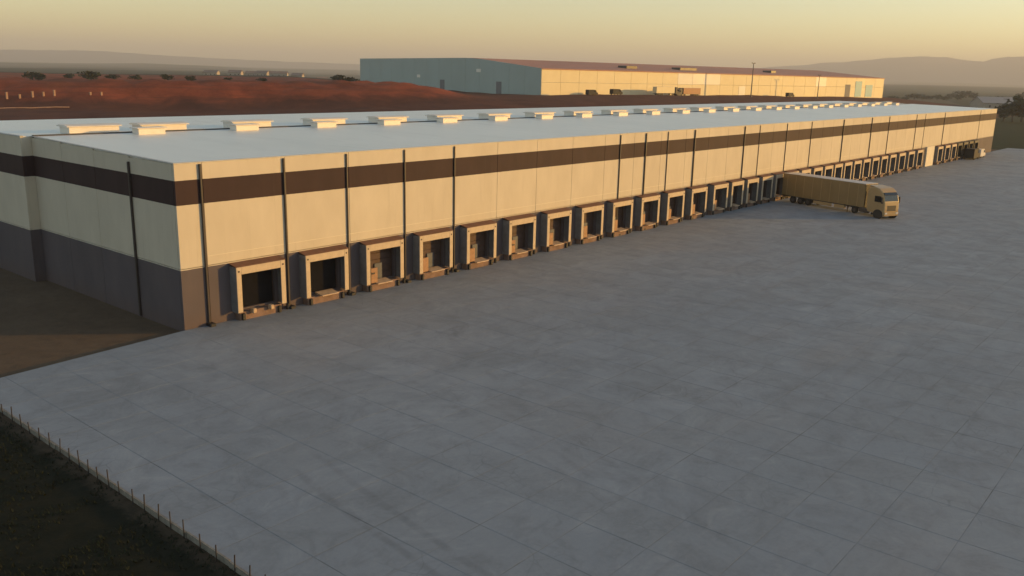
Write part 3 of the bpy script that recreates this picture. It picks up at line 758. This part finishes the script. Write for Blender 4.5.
# pale posts and a low wall on the red bank, far left
M['pale'] = simple('pale_concrete', (.36, .22, .15), .8)
for k, px_ in enumerate((6, 19, 32, 43, 54, 90, 101)):
    p_ = at_d(px_, 90, 312); z = gz(p_.x, p_.y); h = (1.9, 1.2, 1.7, 1.1, 1.6, .8, .8)[k]
    nm = ('first', 'second', 'third', 'fourth', 'fifth', 'sixth', 'seventh')[k]
    bm = box(-.28, .28, -.28, .28, -.4, h, bev=.04); bx(bm, -.34, .34, -.34, .34, h+.002, h+.18, bev=.04)
    tag(mesh_obj('concrete_post', bm, M['pale']), f'pale concrete post on the red bank, {nm} from the left', 'post', 'pale posts on the red bank').location = (p_.x, p_.y, z)
p0, p1 = at_d(-30, 93, 300), at_d(68, 93, 300)
bm = bmesh.new(); N = 12
for i in range(N):
    a, c_ = p0.lerp(p1, i/N), p0.lerp(p1, (i+1)/N)
    d = (c_-a).normalized(); n_ = Vector((-d.y, d.x, 0))*.3
    za, zc = gz(a.x, a.y)+.3, gz(c_.x, c_.y)+.3
    q = [(a-n_, za), (c_-n_, zc), (c_+n_, zc), (a+n_, za)]
    t_ = [bm.verts.new((v.x, v.y, z)) for v, z in q]; l_ = [bm.verts.new((v.x, v.y, z-1.5)) for v, z in q]
    bm.faces.new(t_)
    for k in range(4): bm.faces.new((t_[k], l_[k], l_[(k+1) % 4], t_[(k+1) % 4]))
bmesh.ops.recalc_face_normals(bm, faces=bm.faces)
tag(mesh_obj('low_wall', bm, M['pale']), 'low pale wall on the red bank at the left edge', 'wall')

# ------------------------------------------------------------------ trees and houses on the plain
M['leaf'] = simple('tree_leaves', (.034, .042, .020), .7, var=.35, scale=.4, spec=.2)
M['bark'] = simple('tree_bark', (.06, .045, .035), .9)
def crown_mesh(seed, n=420):
    r = random.Random(seed); V = []; F = []
    lobes = [(r.uniform(-.32, .32), r.uniform(-.32, .32), r.uniform(.42, .80), r.uniform(.20, .34)) for _ in range(9)]
    for _ in range(n):
        lx, ly, lz, lr = r.choice(lobes)
        d = Vector((r.gauss(0, 1), r.gauss(0, 1), r.gauss(0, 1))).normalized()*lr*r.uniform(.35, 1.05)
        c_ = Vector((lx, ly, lz)) + d; c_.z = max(.18, c_.z)
        s = r.uniform(.035, .085); q = Matrix.Rotation(r.uniform(0, pi), 3, Vector((r.gauss(0, 1), r.gauss(0, 1), r.gauss(0, 1))).normalized())
        i0 = len(V)
        for a in ((-s, -s*.7, 0), (s, -s*.7, 0), (s*.8, s*.8, s*.3), (-s*.7, s*.7, -s*.2)): V.append(tuple(c_ + q @ Vector(a)))
        F.append((i0, i0+1, i0+2, i0+3))
    me = bpy.data.meshes.new('crown'); me.from_pydata(V, [], F); me.materials.append(M['leaf']); return me
def trunk_mesh(seed):
    r = random.Random(seed); bm = tube(bmesh.new(), (0, 0, -.03), (.02, 0, .5), .035, 7, .02)
    for _ in range(4):
        a = r.uniform(0, 2*pi); tube(bm, (.01, 0, r.uniform(.25, .45)), (.28*cos(a), .28*sin(a), r.uniform(.55, .75)), .014, 5, .006)
    me = bpy.data.meshes.new('trunk'); bm.to_mesh(me); bm.free(); me.materials.append(M['bark']); return me
crowns = [crown_mesh(s) for s in (11, 12, 13, 14)]; trunks = [trunk_mesh(s) for s in (1, 2)]
def tree(loc, h, label, group, wid=1.0):
    k = random.randrange(4)
    R_ = tag(empty('tree', loc, random.uniform(0, 6)), label, 'tree', group); R_.scale = (h*wid, h*wid, h)
    link('crown', crowns[k], R_); link('trunk', trunks[k % 2], R_)
ORD = ['first', 'second', 'third', 'fourth', 'fifth', 'sixth', 'seventh', 'eighth', 'ninth', 'tenth', 'eleventh', 'twelfth', 'thirteenth', 'fourteenth', 'fifteenth', 'sixteenth', 'seventeenth', 'eighteenth', 'nineteenth', 'twentieth']
for k, (px_, D, h) in enumerate(((33, 460, 4.8), (70, 480, 3), (90, 450, 5.2), (112, 470, 3), (135, 450, 3.0), (165, 440, 3.3), (190, 455, 2.8), (228, 470, 2.4), (262, 480, 2.4), (338, 450, 4.2), (350, 470, 3.4))):
    tree(far_point(px_, 80, D), h, f'small dark tree behind the red bank, {ORD[k]} from the left', 'trees behind the red bank', 1.9)
for k, (px_, by, hpx, wd) in enumerate(((1003, 121, 14, 1.2), (1012, 122, 19, 1.3), (1021, 122, 21, 1.2), (1030, 122, 24, 1.1))):
    p_ = on_z(px_, by, GZ); D = hypot(p_.x-CAM[0], p_.y-CAM[1])
    tree((p_.x, p_.y, gz(p_.x, p_.y)), hpx*D/FPX, f'dark tree beyond the green field, {ORD[k]} from the left', 'trees beyond the green field', wd)
xs_ = [872, 884, 893, 905, 914, 922, 930, 937, 946, 952, 958, 966, 973, 981, 990, 1000, 1010, 1019]
for k, px_ in enumerate(xs_):
    p_ = on_z(px_, 99.5+random.uniform(-1.5, 1.5), GZ); D = hypot(p_.x-CAM[0], p_.y-CAM[1])
    tree((p_.x, p_.y, gz(p_.x, p_.y)), random.uniform(3, 5.5)*(2.0 if k == 11 else 1)*D/FPX, f'dark tree in the far row past the warehouse end, {ORD[k]} from the left', 'far row of trees past the warehouse end', random.uniform(1.6, 3.0))
M['hwall'] = simple('house_wall', (.36, .31, .26), .8); M['hroof'] = simple('house_roof', (.24, .17, .14), .8); M['sroof'] = simple('shed_roof', (.30, .28, .28), .6)
def house(loc, w, d, h, rz, label, group=None, roof='hroof', name='house', cat='house'):
    R_ = tag(empty(name, loc, rz), label, cat, group)
    wl_ = mesh_obj('wall', box(-w/2, w/2, -d/2, d/2, -.6, h), M['hwall'], R_)
    mesh_obj('roof', prism(bmesh.new(), [(-d/2-.4, h-.1), (0, h+d*.28), (d/2+.4, h-.1), (d/2+.4, h+.15), (0, h+d*.28+.25), (-d/2-.4, h+.15)], -w/2-.4, w/2+.4), M[roof], R_)
    bm = bmesh.new(); prism(bm, [(-d/2, h+.001), (0, h+d*.27), (d/2, h+.001)], -w/2+.02, w/2-.02); mesh_obj('gable', bm, M['hwall'], R_)
    for x_ in (-w*.3, w*.05, w*.32): mesh_obj('window', box(x_-.6, x_+.6, -d/2-.05, -d/2-.003, h*.35, h*.7), M['glass'], wl_)
    mesh_obj('door', box(-w*.16, -w*.16+1.1, -d/2-.05, -d/2-.003, -.3, 2.1), M['pipe'], wl_)
for k, (px_, py_, w) in enumerate(((212, 77.0, 16), (236, 76.6, 14), (254, 77.8, 18), (263, 77.2, 14), (279, 77.2, 20), (298, 78, 12), (322, 78, 14))):
    p_ = on_z(px_, py_+3, 0); D = 1100+random.uniform(-80, 80); q = at_d(px_, 80, D)
    house((q.x, q.y, gz(q.x, q.y)), w, 9, 4.5, random.uniform(-.6, .2)-.6, f'tiny pale house on the plain left of the blue gable, {ORD[k]} from the left', 'tiny houses on the plain')
p_ = on_z(993, 111, GZ); house((p_.x, p_.y, gz(p_.x, p_.y)), 26, 14, 4.5, -.75, 'grey-roofed barn beyond the far end of the warehouse, beside dark trees', None, 'sroof', 'barn', 'barn')

# ------------------------------------------------------------------ haze
m = bpy.data.materials.new('haze_air'); m.use_nodes = True; nt = m.node_tree
for q in list(nt.nodes):
    if q.type == 'BSDF_PRINCIPLED': nt.nodes.remove(q)
pv = node(nt, 'ShaderNodeVolumePrincipled'); pv.inputs['Color'].default_value = (.93, .95, 1.0, 1); pv.inputs['Density'].default_value = 1.8e-4; pv.inputs['Anisotropy'].default_value = .1
nt.links.new(pv.outputs[0], nt.nodes['Material Output'].inputs['Volume'])
zmin = min(v[2] for v in verts) - 1
o = stuff(mesh_obj('haze', box(-16500, 16500, -16500, 16500, min(-8, zmin), 365), m))
